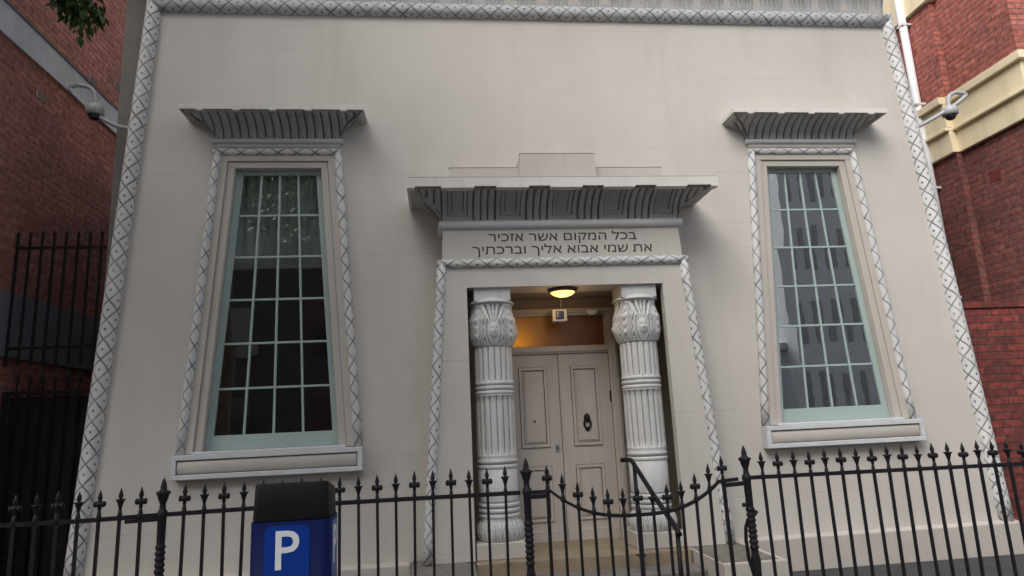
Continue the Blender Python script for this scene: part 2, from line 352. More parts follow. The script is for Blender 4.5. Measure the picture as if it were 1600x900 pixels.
# main block behind the front: hollow hall, lower than the front, with a pier at the left corner
b = MB()
b.box(-4.72, -4.3, .25, .7, 0, 6.9, M_bodygrey)
for s in (-1, 1):
    e_ = 4.70 if s < 0 else 4.52
    b.box(min(s*e_, s*4.3), max(s*e_, s*4.3), .701 if s < 0 else .25, 11, 0, 5.3, M_bodygrey)
b.box(-4.3, 4.3, .25, .5, 4.6, 6.9, M_bodygrey)
for x0, x1 in ((-4.3, -3.95), (3.95, 4.3)): b.box(x0, x1, .25, .5, 0, 4.6, M_room)
b.box(-4.3, 4.3, 4.5, 4.7, 0, 5.3, M_room); b.box(-4.3, 4.3, .5, 4.5, 5.1, 5.3, M_room)
b.box(-4.3, 4.3, .5, 4.5, .0, .3, M_room)
b.build("main_block", SYN)
# plinth course
for x0, x1, t in ((-4.78, -1.62, "l"), (1.62, 4.78, "r")):
    b = MB(); y = -.1
    mm = M_trim
    b.hexa([(x0,y,0),(x1,y,0),(x1,-.002,0),(x0,-.002,0),(x0,y,.325),(x1,y,.325),(x1,-.002,.345),(x0,-.002,.345)], mm)
    b.build("plinth", SYN, bevel=.012)
# corner and top rolls
for s in (-1, 1):
    b = MB(); n = 24
    b.tube([(s*edge_x(z), 0, z) for z in [.33 + (6.33-.33)*i/n for i in range(n+1)]], .079, M_tor_edge, seg=28, ref=(0,-1,0)); b.build("corner_moulding", SYN)
b = MB(); b.tube([(x, 0, 6.262) for x in [-4.3+8.6*i/24 for i in range(25)]], .086, M_tor_top, seg=28, ref=(0,-1,0)); b.build("top_moulding", SYN)

# cavetto hood: grid over (s, t) displaced along the profile normal by disp(s, t)
def cavetto(b, hw, z0, h, p, yb, disp, ns, nt, m, mg, depth=.02, bulge=.0, sides=True):
    prof = []
    for j in range(nt+1):
        t = j/nt; a = t*math.pi/2*.93
        prof.append((p*(1-math.cos(a))/(1-math.cos(math.pi/2*.93)), h*math.sin(a)/math.sin(math.pi/2*.93), t, (math.cos(a), -math.sin(a))))
    def P(side, s, j):
        d, z, t, (ny, nz) = prof[j]; lim = (hw+d)/hw
        if side == 0:
            sx = max(-lim, min(lim, s*(hw+p)/hw)); dd, gr = disp(s*(hw+p)/hw, t, 0)
            if abs(s*(hw+p)/hw) > lim: dd, gr = 0, 0
            q = d + dd*depth*ny; return (sx*hw, yb-q, z0+z+dd*depth*nz), gr
        dd, gr = disp((s*.8*p+(1-s)*d)/p, t, side)
        q = d + dd*depth*ny; return (side*(hw+q), (yb - d)*(1-s), z0+z+dd*depth*nz), gr
    for side in ((0, -1, 1) if sides else (0,)):
        n = ns if side == 0 else max(6, ns//6)
        ss = [(-1+2*i/n) if side == 0 else i/n for i in range(n+1)]
        base = len(b.v); grs = []
        for j in range(nt+1):
            for s_ in ss:
                pt, gr = P(side, s_, j); b.v.append(pt); grs.append(gr)
        w = n+1
        for j in range(nt):
            for i in range(n):
                q = [base+j*w+i, base+j*w+i+1, base+(j+1)*w+i+1, base+(j+1)*w+i]
                gg = sum(grs[k-base] for k in q)/4
                if side == 0:
                    xa = [b.v[k][0] for k in q]
                    if max(xa)-min(xa) < 1e-5: continue
                if side == -1: q = [q[1], q[0], q[3], q[2]]
                b.face(q, mg if gg > .5 else m, None, False)
def reeds(n):
    def d(s, t, side):
        u = ((s+1)/2*n) % 1 if side == 0 else (s*2.999) % 1
        e = min(u, 1-u)
        env = 1 if t < .93 else max(0, (1-t)/.07)
        if e < .06: return -.8*env, 1 if t < .97 else 0
        if .17 < e < .2: return .1*env, 0
        return (.25+.75*math.sin(math.pi*u))*env, 0
    return d
def panels(n, reedn=3, asp=1.15):
    """n nested-rectangle panels alternating with groups of reeds, symmetric, reeds at both ends"""
    pw, rw = .60, .40
    tot = n*pw + (n-1)*rw
    endw = .16
    def d(s, t, side):
        if side: x = s*1.0; return panel(x, t) if x < .8 else (0, 0)
        x = (s+1)/2*tot
        if x < 0 or x > tot: return reed(((x+9*rw) if x < 0 else (x-tot))/rw, reedn)
        k = int(x // (pw+rw)); y = x - k*(pw+rw)
        return panel(y/pw, t) if y < pw else reed((y-pw)/rw, reedn)
    def reed(y, n_):
        u = (y*n_) % 1; e = min(u, 1-u)
        if e < .1: return -.5, 1
        return .5*math.sin(math.pi*u), 0
    def panel(u, t):
        e = min(u, 1-u); eb = t*asp
        if e < .035: return -.5, 1
        q = min(e, eb)
        if q < .17: return .35, 0
        if q < .20: return -.3, 1
        if q < .30: return -.1, 0
        if q < .335: return -.6, 1
        return -.75, 0
    return d
# main cornice
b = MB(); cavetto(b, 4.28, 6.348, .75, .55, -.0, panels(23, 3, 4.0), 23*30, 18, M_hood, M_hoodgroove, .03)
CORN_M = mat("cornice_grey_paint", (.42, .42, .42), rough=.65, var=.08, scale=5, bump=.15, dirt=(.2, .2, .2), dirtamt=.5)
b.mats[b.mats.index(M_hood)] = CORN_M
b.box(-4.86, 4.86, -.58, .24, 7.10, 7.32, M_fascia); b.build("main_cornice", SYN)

# windows
def window(s):
    c = s*WX
    # joinery: two stepped flat frames
    def ring(b, h0, h1, z0t, z1t, zb, y0, y1, m):
        for e in (-1, 1):
            x = lambda h, z: c + e*whw(h, z)
            P = [(x(h0,zb),y0,zb),(x(h1,zb),y0,zb),(x(h1,zb),y1,zb),(x(h0,zb),y1,zb),(x(h0,z0t),y0,z0t),(x(h1,z0t),y0,z0t),(x(h1,z0t),y1,z0t),(x(h0,z0t),y1,z0t)]
            if e > 0: P = [P[i] for i in (1,0,3,2,5,4,7,6)]
            b.hexa(P, m)
        b.hexa([(c-whw(h0,z0t),y0,z0t),(c+whw(h0,z0t),y0,z0t),(c+whw(h0,z0t),y1,z0t),(c-whw(h0,z0t),y1,z0t),(c-whw(h0,z1t),y0,z1t),(c+whw(h0,z1t),y0,z1t),(c+whw(h0,z1t),y1,z1t),(c-whw(h0,z1t),y1,z1t)], m)
    b = MB(); ring(b, .80, .722, 4.432, 4.50, 1.445, -.022, .05, M_wood); ring(b, .718, .645, 4.36, 4.429, 1.445, -.004, .16, M_wood)
    W_ = b.build("window", SYN, bevel=.004)
    tag(W_, label=("window with pale curtains across its upper panes" if s < 0 else "window whose glass reflects sky and a grey block"))
    # roll moulding
    b = MB(); n = 12
    for e in (-1, 1): b.tube([(c+e*whw(.834, z), -.012, z) for z in [1.44+(4.54-1.44)*i/n for i in range(n+1)]], .043, M_tor_win, seg=20, ref=(0,-1,0))
    hx = whw(.834, 4.535); b.tube([(c-hx-.04+(2*hx+.08)*i/n, -.0125, 4.535) for i in range(n+1)], .0425, M_tor_win, seg=20, ref=(0,-1,0))
    b.build("roll_moulding", W_)
    # sash with glazing bars
    b = MB()
    zb, zt, y0, y1 = 1.463, 4.359, .075, .115
    def hb(z): return whw(.644, z)
    def bar(xa, za, xb, zb_, w, ya, yb): # quad strip between two centre points, width w horizontally or vertically
        if abs(za-zb_) < 1e-6: b.hexa([(xa,ya,za-w/2),(xb,ya,za-w/2),(xb,yb,za-w/2),(xa,yb,za-w/2),(xa,ya,za+w/2),(xb,ya,za+w/2),(xb,yb,za+w/2),(xa,yb,za+w/2)], M_sash)
        else: b.hexa([(xa-w/2,ya,za),(xa+w/2,ya,za),(xa+w/2,yb,za),(xa-w/2,yb,za),(xb-w/2,ya,zb_),(xb+w/2,ya,zb_),(xb+w/2,yb,zb_),(xb-w/2,yb,zb_)], M_sash)
    for e in (-1, 1): bar(c+e*(hb(zb)-.033), zb, c+e*(hb(zt)-.033), zt, .064, y0, y1)
    bar(c-hb(zb)+.066, zb+.072, c+hb(zb)-.066, zb+.072, .143, y0+.002, y1)
    bar(c-hb(zt)+.066, zt-.024, c+hb(zt)-.066, zt-.024, .046, y0+.002, y1)
    gz0, gz1 = zb+.144, zt-.047
    for i in range(1, 6):
        z = gz0+(gz1-gz0)*i/6; bar(c-hb(z)+.066, z, c+hb(z)-.066, z, .022, y0+.008, y1-.004)
    for k in (-.5, 0, .5):
        bar(c+k*(hb(gz0)-.066), gz0, c+k*(hb(gz1)-.066), gz1, .021, y0+.005, y1-.003)
    b.build("sash", W_, bevel=.003)
    b = MB()
    for i in range(6):                                  # 24 panes, each set at its own slight angle
        za, zb2 = gz0+(gz1-gz0)*i/6, gz0+(gz1-gz0)*(i+1)/6
        for k in range(4):
            xs = lambda z, kk: c+(-1+kk*.5)*(hb(z)-.066)
            tx, tz = random.uniform(-.0007, .0007), random.uniform(-.0007, .0007)
            b0 = b.add([(xs(za,k), .096-tx-tz, za), (xs(za,k+1), .096+tx-tz, za), (xs(zb2,k+1), .096+tx+tz, zb2), (xs(zb2,k), .096-tx+tz, zb2)])
            b.face([b0, b0+1, b0+2, b0+3], M_glass)
    b.build("glass", W_)
    # curtain: pleated cloth behind the glass
    b = MB(); n = 90; zc = 3.32 if s < 0 else 1.55; base = len(b.v)
    mc = M_curtain if s < 0 else M_curtaingrey
    for z in (zc, 4.5):
        for i in range(n+1):
            x = -.75+1.5*i/n; b.v.append((c+x, .27 if s < 0 else .34 + 0, z)); b.v[-1] = (c+x, (.165 if s < 0 else .36)+.022*math.sin(i*.95)+.012*math.sin(i*.37+1), z)
    for i in range(n): b.face([base+i, base+i+1, base+n+2+i, base+n+1+i], mc, None, True)
    if s < 0: b.box(c-.74, c+.74, .145, .188, 3.30, 3.40, mc)
    if s < 0: b.build("curtain", W_)
    # sill: projecting framed slab with a rounded panel
    b = MB(); z0, z1, x0, x1, y = 1.212, 1.438, c-.888, c+.888, -.115
    b.box(x0, x1, y, -.002, z0, z0+.046, M_grey); b.box(x0, x1, y, -.002, z1-.046, z1, M_grey)
    b.box(x0, x0+.05, y, -.002, z0+.046, z1-.046, M_grey); b.box(x1-.05, x1, y, -.002, z0+.046, z1-.046, M_grey)
    b.box(x0+.05, x1-.05, y+.03, -.002, z0+.047, z1-.047, M_groovebrown)
    n = 10; zc = (z0+z1)/2; hh = (z1-z0)/2-.053; pr = [(y+.028-.02*math.sin(math.pi*i/n), zc-hh*math.cos(math.pi*i/n)) for i in range(n+1)]
    base = b.add([(x0+.058, py, pz) for py, pz in pr]+[(x1-.058, py, pz) for py, pz in pr])
    for i in range(n): b.face([base+i, base+n+1+i, base+n+2+i, base+i+1], M_trim, None, True)
    b.face([base+i for i in range(n+1)], M_trim); b.face([base+n+1+i for i in reversed(range(n+1))], M_trim)
    b.box(c-whw(.72,1.45), c+whw(.72,1.45), -.05, .07, 1.4395, 1.462, M_grey)
    b.build("sill", W_, bevel=.005)
    # frieze strip, bead, fluted hood and its fascia
    b = MB(); b.prism_xz([(c-.655, 4.581), (c+.655, 4.581), (c+.645, 4.63), (c-.645, 4.63)], -.03, -.002, M_trim)
    n = 4; b.tube([(c-.675+1.35*i/n, -.03, 4.652) for i in range(n+1)], .029, M_grey, seg=14)
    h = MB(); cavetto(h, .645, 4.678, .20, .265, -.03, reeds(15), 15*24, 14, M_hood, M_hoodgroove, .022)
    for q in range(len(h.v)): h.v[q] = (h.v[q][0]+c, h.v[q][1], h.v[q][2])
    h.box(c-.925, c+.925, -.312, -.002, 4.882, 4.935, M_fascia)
    for k in range(5):
        x = c-.72+1.44*k/4; h.box(x-.035, x+.035, -.3155, -.27, 4.868, 4.886, M_fascia)
    b.build("bead_moulding", W_); h.build("hood", W_)
    return W_
window(-1); window(1)

# ------------------------------------------------------------ portal
b = MB()
zt = 3.24
for e in (-1, 1):
    # thin front slab, the jamb behind it set back to darken the gaps beside the columns
    for xi, ya, yb_ in ((1.012, YP, YP+.10), (1.25, YP+.10, -.002)):
        P = [(e*xi, ya, .36), (e*phw(.36), ya, .36), (e*phw(.36), yb_, .36), (e*xi, yb_, .36), (e*xi, ya, 2.942), (e*phw(2.942), ya, 2.942), (e*phw(2.942), yb_, 2.942), (e*xi, yb_, 2.942)]
        if e < 0: P = [P[i] for i in (1,0,3,2,5,4,7,6)]
        b.hexa(P, M_wall)
b.hexa([(-phw(2.942),YP,2.942),(phw(2.942),YP,2.942),(phw(2.942),-.002,2.942),(-phw(2.942),-.002,2.942),(-phw(3.2),YP,3.2),(phw(3.2),YP,3.2),(phw(3.2),-.002,3.2),(-phw(3.2),-.002,3.2)], M_wall)
b.hexa([(-1.252,YP,3.2),(1.252,YP,3.2),(1.252,-.002,3.2),(-1.252,-.002,3.2),(-1.235,YP,3.56),(1.235,YP,3.56),(1.235,-.002,3.56),(-1.235,-.002,3.56)], M_wall)
POR = b.build("portal", SYN)
b = MB(); n = 12
for e in (-1, 1): b.tube([(e*(phw(z)-.035), YP+.004, z) for z in [.365+(3.19-.365)*i/n for i in range(n+1)]], .048, M_tor_por, seg=20, ref=(0,-1,0))
hx = phw(3.19)+.01; b.tube([(-hx+2*hx*i/n, YP+.002, 3.187) for i in range(n+1)], .047, M_tor_por, seg=20, ref=(0,-1,0)); b.build("roll_moulding", POR)
b = MB(); b.tube([(-1.275+2.55*i/6, YP, 3.590) for i in range(7)], .047, M_grey, seg=16)
b.tube([(-1.235, YP, 3.59), (-1.235, -.002, 3.59)], .0465, M_grey, seg=16); b.tube([(1.235, YP, 3.59), (1.235, -.002, 3.59)], .0465, M_grey, seg=16)
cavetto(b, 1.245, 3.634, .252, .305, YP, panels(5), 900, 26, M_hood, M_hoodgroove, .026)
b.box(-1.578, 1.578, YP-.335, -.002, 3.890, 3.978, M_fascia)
pw, rw = .60, .40; tot = 5*pw+4*rw
for k in range(5):
    s0 = k*(pw+rw)/tot*2-1; s1 = (k*(pw+rw)+pw)/tot*2-1
    b.box(s0*1.245, s1*1.245, YP-.3385, YP-.25, 3.872, 3.893, M_fascia)
for e in (-1, 1): b.box(min(e*1.50, e*1.576), max(e*1.50, e*1.576), YP-.3385, YP-.25, 3.872, 3.893, M_fascia)
b.build("cornice", POR)
b = MB(); b.prism_xz([(-1.17,3.978),(1.15,3.978),(1.13,4.228),(-1.15,4.228)], YP+.045, -.002, M_trim); b.prism_xz([(-.425,3.979),(.40,3.979),(.385,4.355),(-.41,4.355)], YP-.03, -.002, M_trim)
b.box(-1.155, -.43, YP+.043, YP+.09, 4.229, 4.235, M_bodygrey); b.box(.405, 1.135, YP+.043, YP+.09, 4.229, 4.235, M_bodygrey); b.box(-.415, .39, YP-.032, YP+.02, 4.356, 4.362, M_bodygrey); b.box(-1.57, 1.57, YP-.3345, YP-.2, 3.979, 3.984, M_bodygrey)
b.build("parapet", POR)

# Hebrew inscription: mirrored order because text objects are laid out left to right
def split_words(o, gap, feet=()):
    me = o.data; bm = bmesh.new(); bm.from_mesh(me)
    seen = set(); isl = []
    for fc in bm.faces:
        if fc in seen: continue
        st = [fc]; seen.add(fc); cur = []
        while st:
            q = st.pop(); cur.append(q.index)
            for e in q.edges:
                for k in e.link_faces:
                    if k not in seen: seen.add(k); st.append(k)
        bm.faces.ensure_lookup_table()
        xs = [v.co.x for i in cur for v in bm.faces[i].verts]; isl.append((min(xs), max(xs), cur))
    isl.sort(key=lambda t: t[0]); words = []; end = -1e9
    for a, b_, cur in isl:
        if a-end > gap: words.append([])
        words[-1].append(cur); end = max(end, b_)
    for wi, w in enumerate(words):
        vs = {}; fs = []
        bm.faces.ensure_lookup_table()
        for cur in w:
            for i in cur: fs.append([vs.setdefault(v.index, len(vs)) for v in bm.faces[i].verts])
        bm.verts.ensure_lookup_table()
        m2 = bpy.data.meshes.new(o.name.split('.')[0]); co = [bm.verts[k].co[:] for k in vs]
        for fw, fi in feet:                                     # the foot that turns a het into a tav
            if fw % len(words) == wi:
                pts = [v.co for i in w[fi] for v in bm.faces[i].verts]; xa = min(p.x for p in pts); ya = min(p.y for p in pts); n0 = len(co)
                co += [(xa-.014, ya, 0), (xa+.004, ya, 0), (xa+.004, ya+.013, 0), (xa-.014, ya+.013, 0)]; fs.append([n0, n0+1, n0+2, n0+3])
        m2.from_pydata(co, [], fs); m2.materials.append(me.materials[0])
        c = bpy.data.objects.new('inscription', m2); COL.objects.link(c); c.matrix_world = o.matrix_world.copy(); c.parent = o.parent
    bm.free(); bpy.data.objects.remove(o)
def text_mesh(name, body, width, loc, rot, m, parent, ext=.003, offset=0, height=None, label=None):
    cu = bpy.data.curves.new(name, 'FONT'); cu.body = body; cu.size = 1; cu.align_x = 'CENTER'; cu.align_y = 'BOTTOM_BASELINE'; cu.extrude = 0; cu.offset = offset; cu.resolution_u = 3
    t = bpy.data.objects.new(name, cu); COL.objects.link(t)
    dg = bpy.context.evaluated_depsgraph_get(); dg.update()
    me = bpy.data.meshes.new_from_object(t.evaluated_get(dg)); bpy.data.objects.remove(t); bpy.data.curves.remove(cu)
    xs = [v.co.x for v in me.vertices]; ys = [v.co.y for v in me.vertices]
    cx = (min(xs)+max(xs))/2; k = width/(max(xs)-min(xs)); ky = k if height is None else height/(max(ys)-min(ys))
    y0 = min(ys) if height is not None else 0
    bm = bmesh.new(); bm.from_mesh(me)
    for v in bm.verts: v.co = ((v.co.x-cx)*k, (v.co.y-y0)*ky, 0)
    ex = bmesh.ops.extrude_face_region(bm, geom=bm.faces[:]); bmesh.ops.translate(bm, verts=[v for v in ex['geom'] if isinstance(v, bmesh.types.BMVert)], vec=(0,0,-ext))
    bmesh.ops.recalc_face_normals(bm, faces=bm.faces[:])
    bm.to_mesh(me); bm.free(); me.materials.clear(); me.materials.append(m); me.name = name
    for p_ in me.polygons: p_.use_smooth = False; p_.material_index = 0
    o = bpy.data.objects.new(name, me); COL.objects.link(o); o.matrix_world = Matrix.Translation(loc) @ rot
    if parent: o.parent = parent
    return o
RF = Matrix.Rotation(R(90), 4, 'X')
l1 = "בכל המקום אשר אזכיר"[::-1]; l2 = "את שמי אבוא אליך וברכתיך"[::-1].replace("ת", "ח")
split_words(text_mesh("inscription_line", l1, 1.55, (0, YP-.004, 3.385), RF, M_letter, POR, ext=.006, offset=.0, height=.130), .032)
split_words(text_mesh("inscription_line", l2, 1.875, (-.005, YP-.004, 3.252), RF, M_letter, POR, ext=.006, offset=.0, height=.130), .032, feet=((0, 2), (-1, 0)))

# porch interior
b = MB()
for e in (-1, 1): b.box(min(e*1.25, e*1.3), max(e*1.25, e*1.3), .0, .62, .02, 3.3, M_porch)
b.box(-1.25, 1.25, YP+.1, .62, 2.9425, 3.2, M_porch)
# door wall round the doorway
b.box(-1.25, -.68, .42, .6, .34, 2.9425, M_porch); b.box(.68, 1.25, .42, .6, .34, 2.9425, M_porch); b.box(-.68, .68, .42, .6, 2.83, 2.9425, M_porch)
for e in (-1, 1): b.box(min(e*1.25, e*1.3), max(e*1.25, e*1.3), .62, 2.0, .02, 3.3, M_porch)  # unseen lobby box, added to keep the hall lamp's light in
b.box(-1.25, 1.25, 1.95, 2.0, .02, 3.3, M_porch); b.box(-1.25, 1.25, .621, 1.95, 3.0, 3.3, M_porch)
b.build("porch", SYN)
b = MB()
for e in (-1, 1):
    b.box(min(e*.575, e*.68), max(e*.575, e*.68), .38, .55, .35, 2.78, M_door); b.box(min(e*.60, e*.655), max(e*.60, e*.655), .36, .379, .35, 2.74, M_door)
b.box(-.68, .68, .38, .55, 2.782, 2.83, M_door); b.box(-.575, .575, .385, .5, 2.325, 2.41, M_door); b.box(-.575, .575, .37, .384, 2.345, 2.39, M_door)
b.build("door_frame", SYN, bevel=.004)
b = MB(); b.box(-.575, .575, .44, .45, 2.411, 2.75, M_transom)
TR = b.build("transom_window", SYN)
hl = bpy.data.lights.new("hall_lamp", 'POINT'); hl.energy = 6; hl.color = (1, .72, .24); hl.shadow_soft_size = .06   # the lamp glowing behind the amber pane
ho = bpy.data.objects.new("hall_lamp", hl); COL.objects.link(ho); ho.parent = SYN; ho.location = (-.44, .66, 2.45)
b = MB(); b.box(-.575, .575, .40, .47, 2.7515, 2.7815, M_door); b.box(-.574, -.55, .40, .439, 2.4115, 2.751, M_door); b.box(.55, .574, .40, .439, 2.4115, 2.751, M_door); b.build("frame", TR)
# two door leaves, each with two framed panels
def leaf(x0, x1, knocker):
    y = .405; b = MB(); b.box(x0, x1, y, y+.045, .35, 2.322, M_door); D = b.build("door", SYN, bevel=.003)
    pw = (x1-x0); cx = (x0+x1)/2
    for z0, z1 in ((.56, 1.12), (1.325, 2.18)):
        q = MB(); xa, xb = cx-.152, cx+.152
        t = .03
        for (p0, p1, r0_, r1_) in ((xa, xb, z0, z0+t), (xa, xb, z1-t, z1), (xa, xa+t, z0+t, z1-t), (xb-t, xb, z0+t, z1-t)):
            q.box(p0, p1, y-.016, y-.0005, r0_, r1_, M_door)
        for (p0, p1, r0_, r1_) in ((xa-.006, xb+.006, z0-.006, z0), (xa-.006, xb+.006, z1, z1+.006), (xa-.006, xa, z0, z1), (xb, xb+.006, z0, z1), (xa+t, xb-t, z0+t, z0+t+.008), (xa+t, xb-t, z1-t-.008, z1-t), (xa+t, xa+t+.008, z0+t+.008, z1-t-.008), (xb-t-.008, xb-t, z0+t+.008, z1-t-.008)):
            q.box(p0, p1, y-.003, y-.0004, r0_, r1_, M_groovebrown)
        q.box(xa+.055, xb-.055, y-.012, y-.0003, z0+.055, z1-.055, M_door)
        q.build("door_panel", D, bevel=.003)
    q = MB(); q.box(x0+.005, x1-.005, y-.012, y-.0005, .352, .47, M_door); q.build("kick_board", D, bevel=.004)
    if knocker:
        q = MB(); kx, kz = cx-.005, 1.565
        q.lathe([(.0,0),(.034,.001),(.036,.012),(.026,.026),(.012,.034),(.0,.035)], M_iron, seg=14)
        q.v = [(kx+vx, y-.013-vz, kz+.05+vy*1.3) for vx, vy, vz in q.v]
        n = 18; q.tube([(kx+.036*math.sin(2*math.pi*i/n), y-.036, kz-.012-.05*math.cos(2*math.pi*i/n)) for i in range(n+1)], .0105, M_iron, seg=8, caps=False)
        q.lathe([(.0,0),(.02,.002),(.02,.014),(.0,.02)], M_iron, c=(0,0,0), seg=12); 
        k0 = len(q.v)-48; q.v[k0:] = [(kx+vx, y-.013-vz, kz-.07+vy) for vx, vy, vz in q.v[k0:]]
        q.build("knocker", D)
        q = MB(); q.box(x1-.012, x1+.012, y-.02, y-.001, 1.78, 1.90, M_iron); q.build("hinge", D)
    else:
        q = MB(); q.box(x1-.075, x1-.035, y-.012, y-.0008, 1.275, 1.345, M_steel); q.box(x1-.062, x1-.048, y-.02, y-.0122, 1.30, 1.32, M_iron); q.build("lock", D)
        q = MB(); q.lathe([(.0,0),(.011,.001),(.011,.006),(.0,.008)], M_iron, seg=10); q.v = [(cx-.005+vx, y-.0125-vz, 1.60+vy) for vx, vy, vz in q.v]; q.build("peephole", D)
leaf(-.572, -.003, False); leaf(.003, .572, True)
b = MB(); b.box(-.575, .575, .37, .5, .345, .3495, M_stone); b.build("threshold", SYN)

# ------------------------------------------------------------ columns
def column(cx):
    cy = -.14; C_ = (cx, cy, 0)
    def face_dir(th): return th
    b = MB()
    # fluted shaft with ring bands
    def flute(r, z, th):
        fl = (1.305 < z < 1.865) or (2.012 < z < 2.34)
        if not fl: return r
        q = (th/(2*math.pi)*18) % 1
        return r*(1 - .085*(1-math.sin(math.pi*q)**.6)) if q else r*.915
    pr = [(.196,.50)]
    for z in [.70,.715]: pr.append((.19, z))
    for z0 in (.735, .785, .835): pr += [(.187, z0-.02), (.198, z0-.014), (.2, z0), (.198, z0+.014), (.187, z0+.02)]
    pr += [(.19, .872), (.192, 1.165)]
    for z0 in (1.19, 1.24): pr += [(.187, z0-.02), (.198, z0-.014), (.2, z0), (.198, z0+.014), (.187, z0+.02)]
    pr += [(.196, 1.285), (.196, 1.303)] + [(.195, 1.307+.556*i/8) for i in range(9)] + [(.198, 1.867), (.198, 1.872)]
    for z0 in (1.898, 1.945, 1.99): pr += [(.19, z0-.02), (.2, z0-.013), (.201, z0), (.2, z0+.013), (.19, z0+.02)]
    pr += [(.194, 2.0125)] + [(.193, 2.015+.32*i/6) for i in range(7)] + [(.193, 2.36)]
    seg = 18*16
    rows = []
    for r, z in pr:
        rows.append(b.add([(cx+flute(r,z,2*math.pi*k/seg)*math.sin(2*math.pi*k/seg), cy-flute(r,z,2*math.pi*k/seg)*math.cos(2*math.pi*k/seg), z) for k in range(seg)]))
    for i in range(len(rows)-1):
        zm = (pr[i][1]+pr[i+1][1])/2; fl = (1.307 < zm < 1.863) or (2.015 < zm < 2.335)
        for k in range(seg):
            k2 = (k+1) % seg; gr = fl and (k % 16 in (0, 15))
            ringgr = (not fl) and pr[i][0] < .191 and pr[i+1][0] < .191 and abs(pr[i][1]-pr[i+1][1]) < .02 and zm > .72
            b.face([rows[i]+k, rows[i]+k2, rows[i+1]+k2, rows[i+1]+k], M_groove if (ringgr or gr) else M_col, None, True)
    b.face([rows[-1]+k for k in range(seg)], M_col)
    SH = b.build("column", SYN)
    # bud shaped base with leaf veins
    b = MB(); seg = 240; n = 30; rows = []
    for j in range(n+1):
        t = j/n; z = .512+.19*t; r = .185+.055*math.sin(math.pi*min(1, t*.92+.12))**.7
        rows.append(b.add([(cx+(r*(1-.022*abs(math.sin(th*10))**12 - .012*abs(math.sin(th*10+math.pi/2+t*1.2))**14*t))*math.sin(th), cy-(r*(1-.022*abs(math.sin(th*10))**12))*math.cos(th), z) for th in [2*math.pi*k/seg for k in range(seg)]]))
    for j in range(n):
        for k in range(seg):
            k2 = (k+1) % seg; th = 2*math.pi*(k+.5)/seg; t = (j+.5)/n
            u = (th*12/(2*math.pi)) % 1; wid = .5*max(0, 1-max(0, t-.25)/.68)**.6          # leaf half width narrows to a point
            edge = abs(abs(u-.5)-wid) < .045 and t > .1; vein = (abs(abs(u-.5)-.17) < .022 and t < .62) or (abs(u-.5) < .03 and t < .8)
            behind = t > .4 and abs(u-.5) > wid+.1 and (abs(u) < .03 or abs(u-1) < .03)
            b.face([rows[j]+k, rows[j]+k2, rows[j+1]+k2, rows[j+1]+k], M_groovesoft if edge or vein or behind else M_col, None, True)
    b.face([rows[0]+k for k in reversed(range(seg))], M_col)
    b.build("base", SH)
    b = MB(); b.box(cx-.24, cx+.24, cy-.225, cy+.24, .3605, .511, M_trim); b.build("plinth_block", SH, bevel=.01)
    # capital: bell with fan of leaves over a mask, repeated round it
    b = MB(); seg = 192; n = 44; rows = []; grd = []
    def relief(th, t):
        # th 0 faces the street; four fans, with tall ribbed leaves between
        a = ((th+math.pi/4) % (math.pi/2)) - math.pi/4          # -45..45 degrees around the nearest fan
        x = a/(math.pi/4); y = t
        h = 0
        # fan of ribs rising from the mask
        ang = math.atan2(x*.9, max(y-.42, .02)); rad = math.hypot(x*.9, y-.42)
        if y > .45 and abs(ang) < 1.0 and rad > .1:
            q = (ang*4.2) ; h = .008*math.cos(q*math.pi*1.0)*min(1, rad*4) 
        else:
            # leaf scrolls: concentric curls each side of the mask
            d = math.hypot(x*1.15, (y-.36)*1.1)
            if d > .36: h = .0075*math.cos(d*34)
            # ribbed leaf at the diagonal
            dd = abs(abs(x)-.82)
            if dd < .25 and y > .1: h = .0075*math.cos((y*2.0-abs(abs(x)-.95)*2.4)*17) + (.012 if abs(abs(x)-.95) < .035 else 0)
        # mask: brow, eyes, nose, mouth
        if abs(x) < .26 and .18 < y < .52:
            fx, fy = x/.26, (y-.35)/.17
            e = max(0, 1-fx*fx-fy*fy*.9); h = .022*math.sqrt(e)
            for ex in (-.42, .42):
                h -= .016*math.exp(-((fx-ex)**2/.03+(fy-.18)**2/.02))
            h += .012*math.exp(-(fx**2/.02+(fy+.08)**2/.09)) - .013*math.exp(-(fx**2/.10+(fy+.5)**2/.006))
        return h
    for j in range(n+1):
        t = j/n; z = 2.352+.436*t
        r = .19+.048*math.sin(math.pi*min(1, (t+.06)/.72)*.98) if t < .62 else .2375-.045*math.sin((t-.62)/.38*math.pi*.5) + .018*((t-.62)/.38)**3
        if t < .62: r = .192+.0455*math.sin(math.pi/2*min(1, (t+.03)/.34))
        row = []; gl = []
        for k in range(seg):
            th = 2*math.pi*k/seg; h = relief(th, t)*(1 if 0.03 < t < .97 else 0)
            row.append((cx+(r+h)*math.sin(th), cy-(r+h)*math.cos(th), z)); gl.append(h)
        rows.append(b.add(row)); grd.append(gl)
    for j in range(n):
        for k in range(seg):
            k2 = (k+1) % seg; hm = (grd[j][k]+grd[j][k2]+grd[j+1][k]+grd[j+1][k2])/4
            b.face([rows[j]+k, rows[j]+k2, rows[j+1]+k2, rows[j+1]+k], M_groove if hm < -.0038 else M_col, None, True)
    b.face([rows[0]+k for k in reversed(range(seg))], M_col)
    b.build("capital", SH)
    b = MB(); b.lathe([(.15,2.785),(.228,2.786),(.236,2.795),(.232,2.806),(.20,2.83),(.15,2.86),(.05,2.868)], M_col, c=(cx,cy,0), seg=48)
    b.box(cx-.183, cx+.183, cy-.178, cy+.18, 2.81, 2.9415, M_col); b.build("abacus", SH)
column(-.758); column(.762)

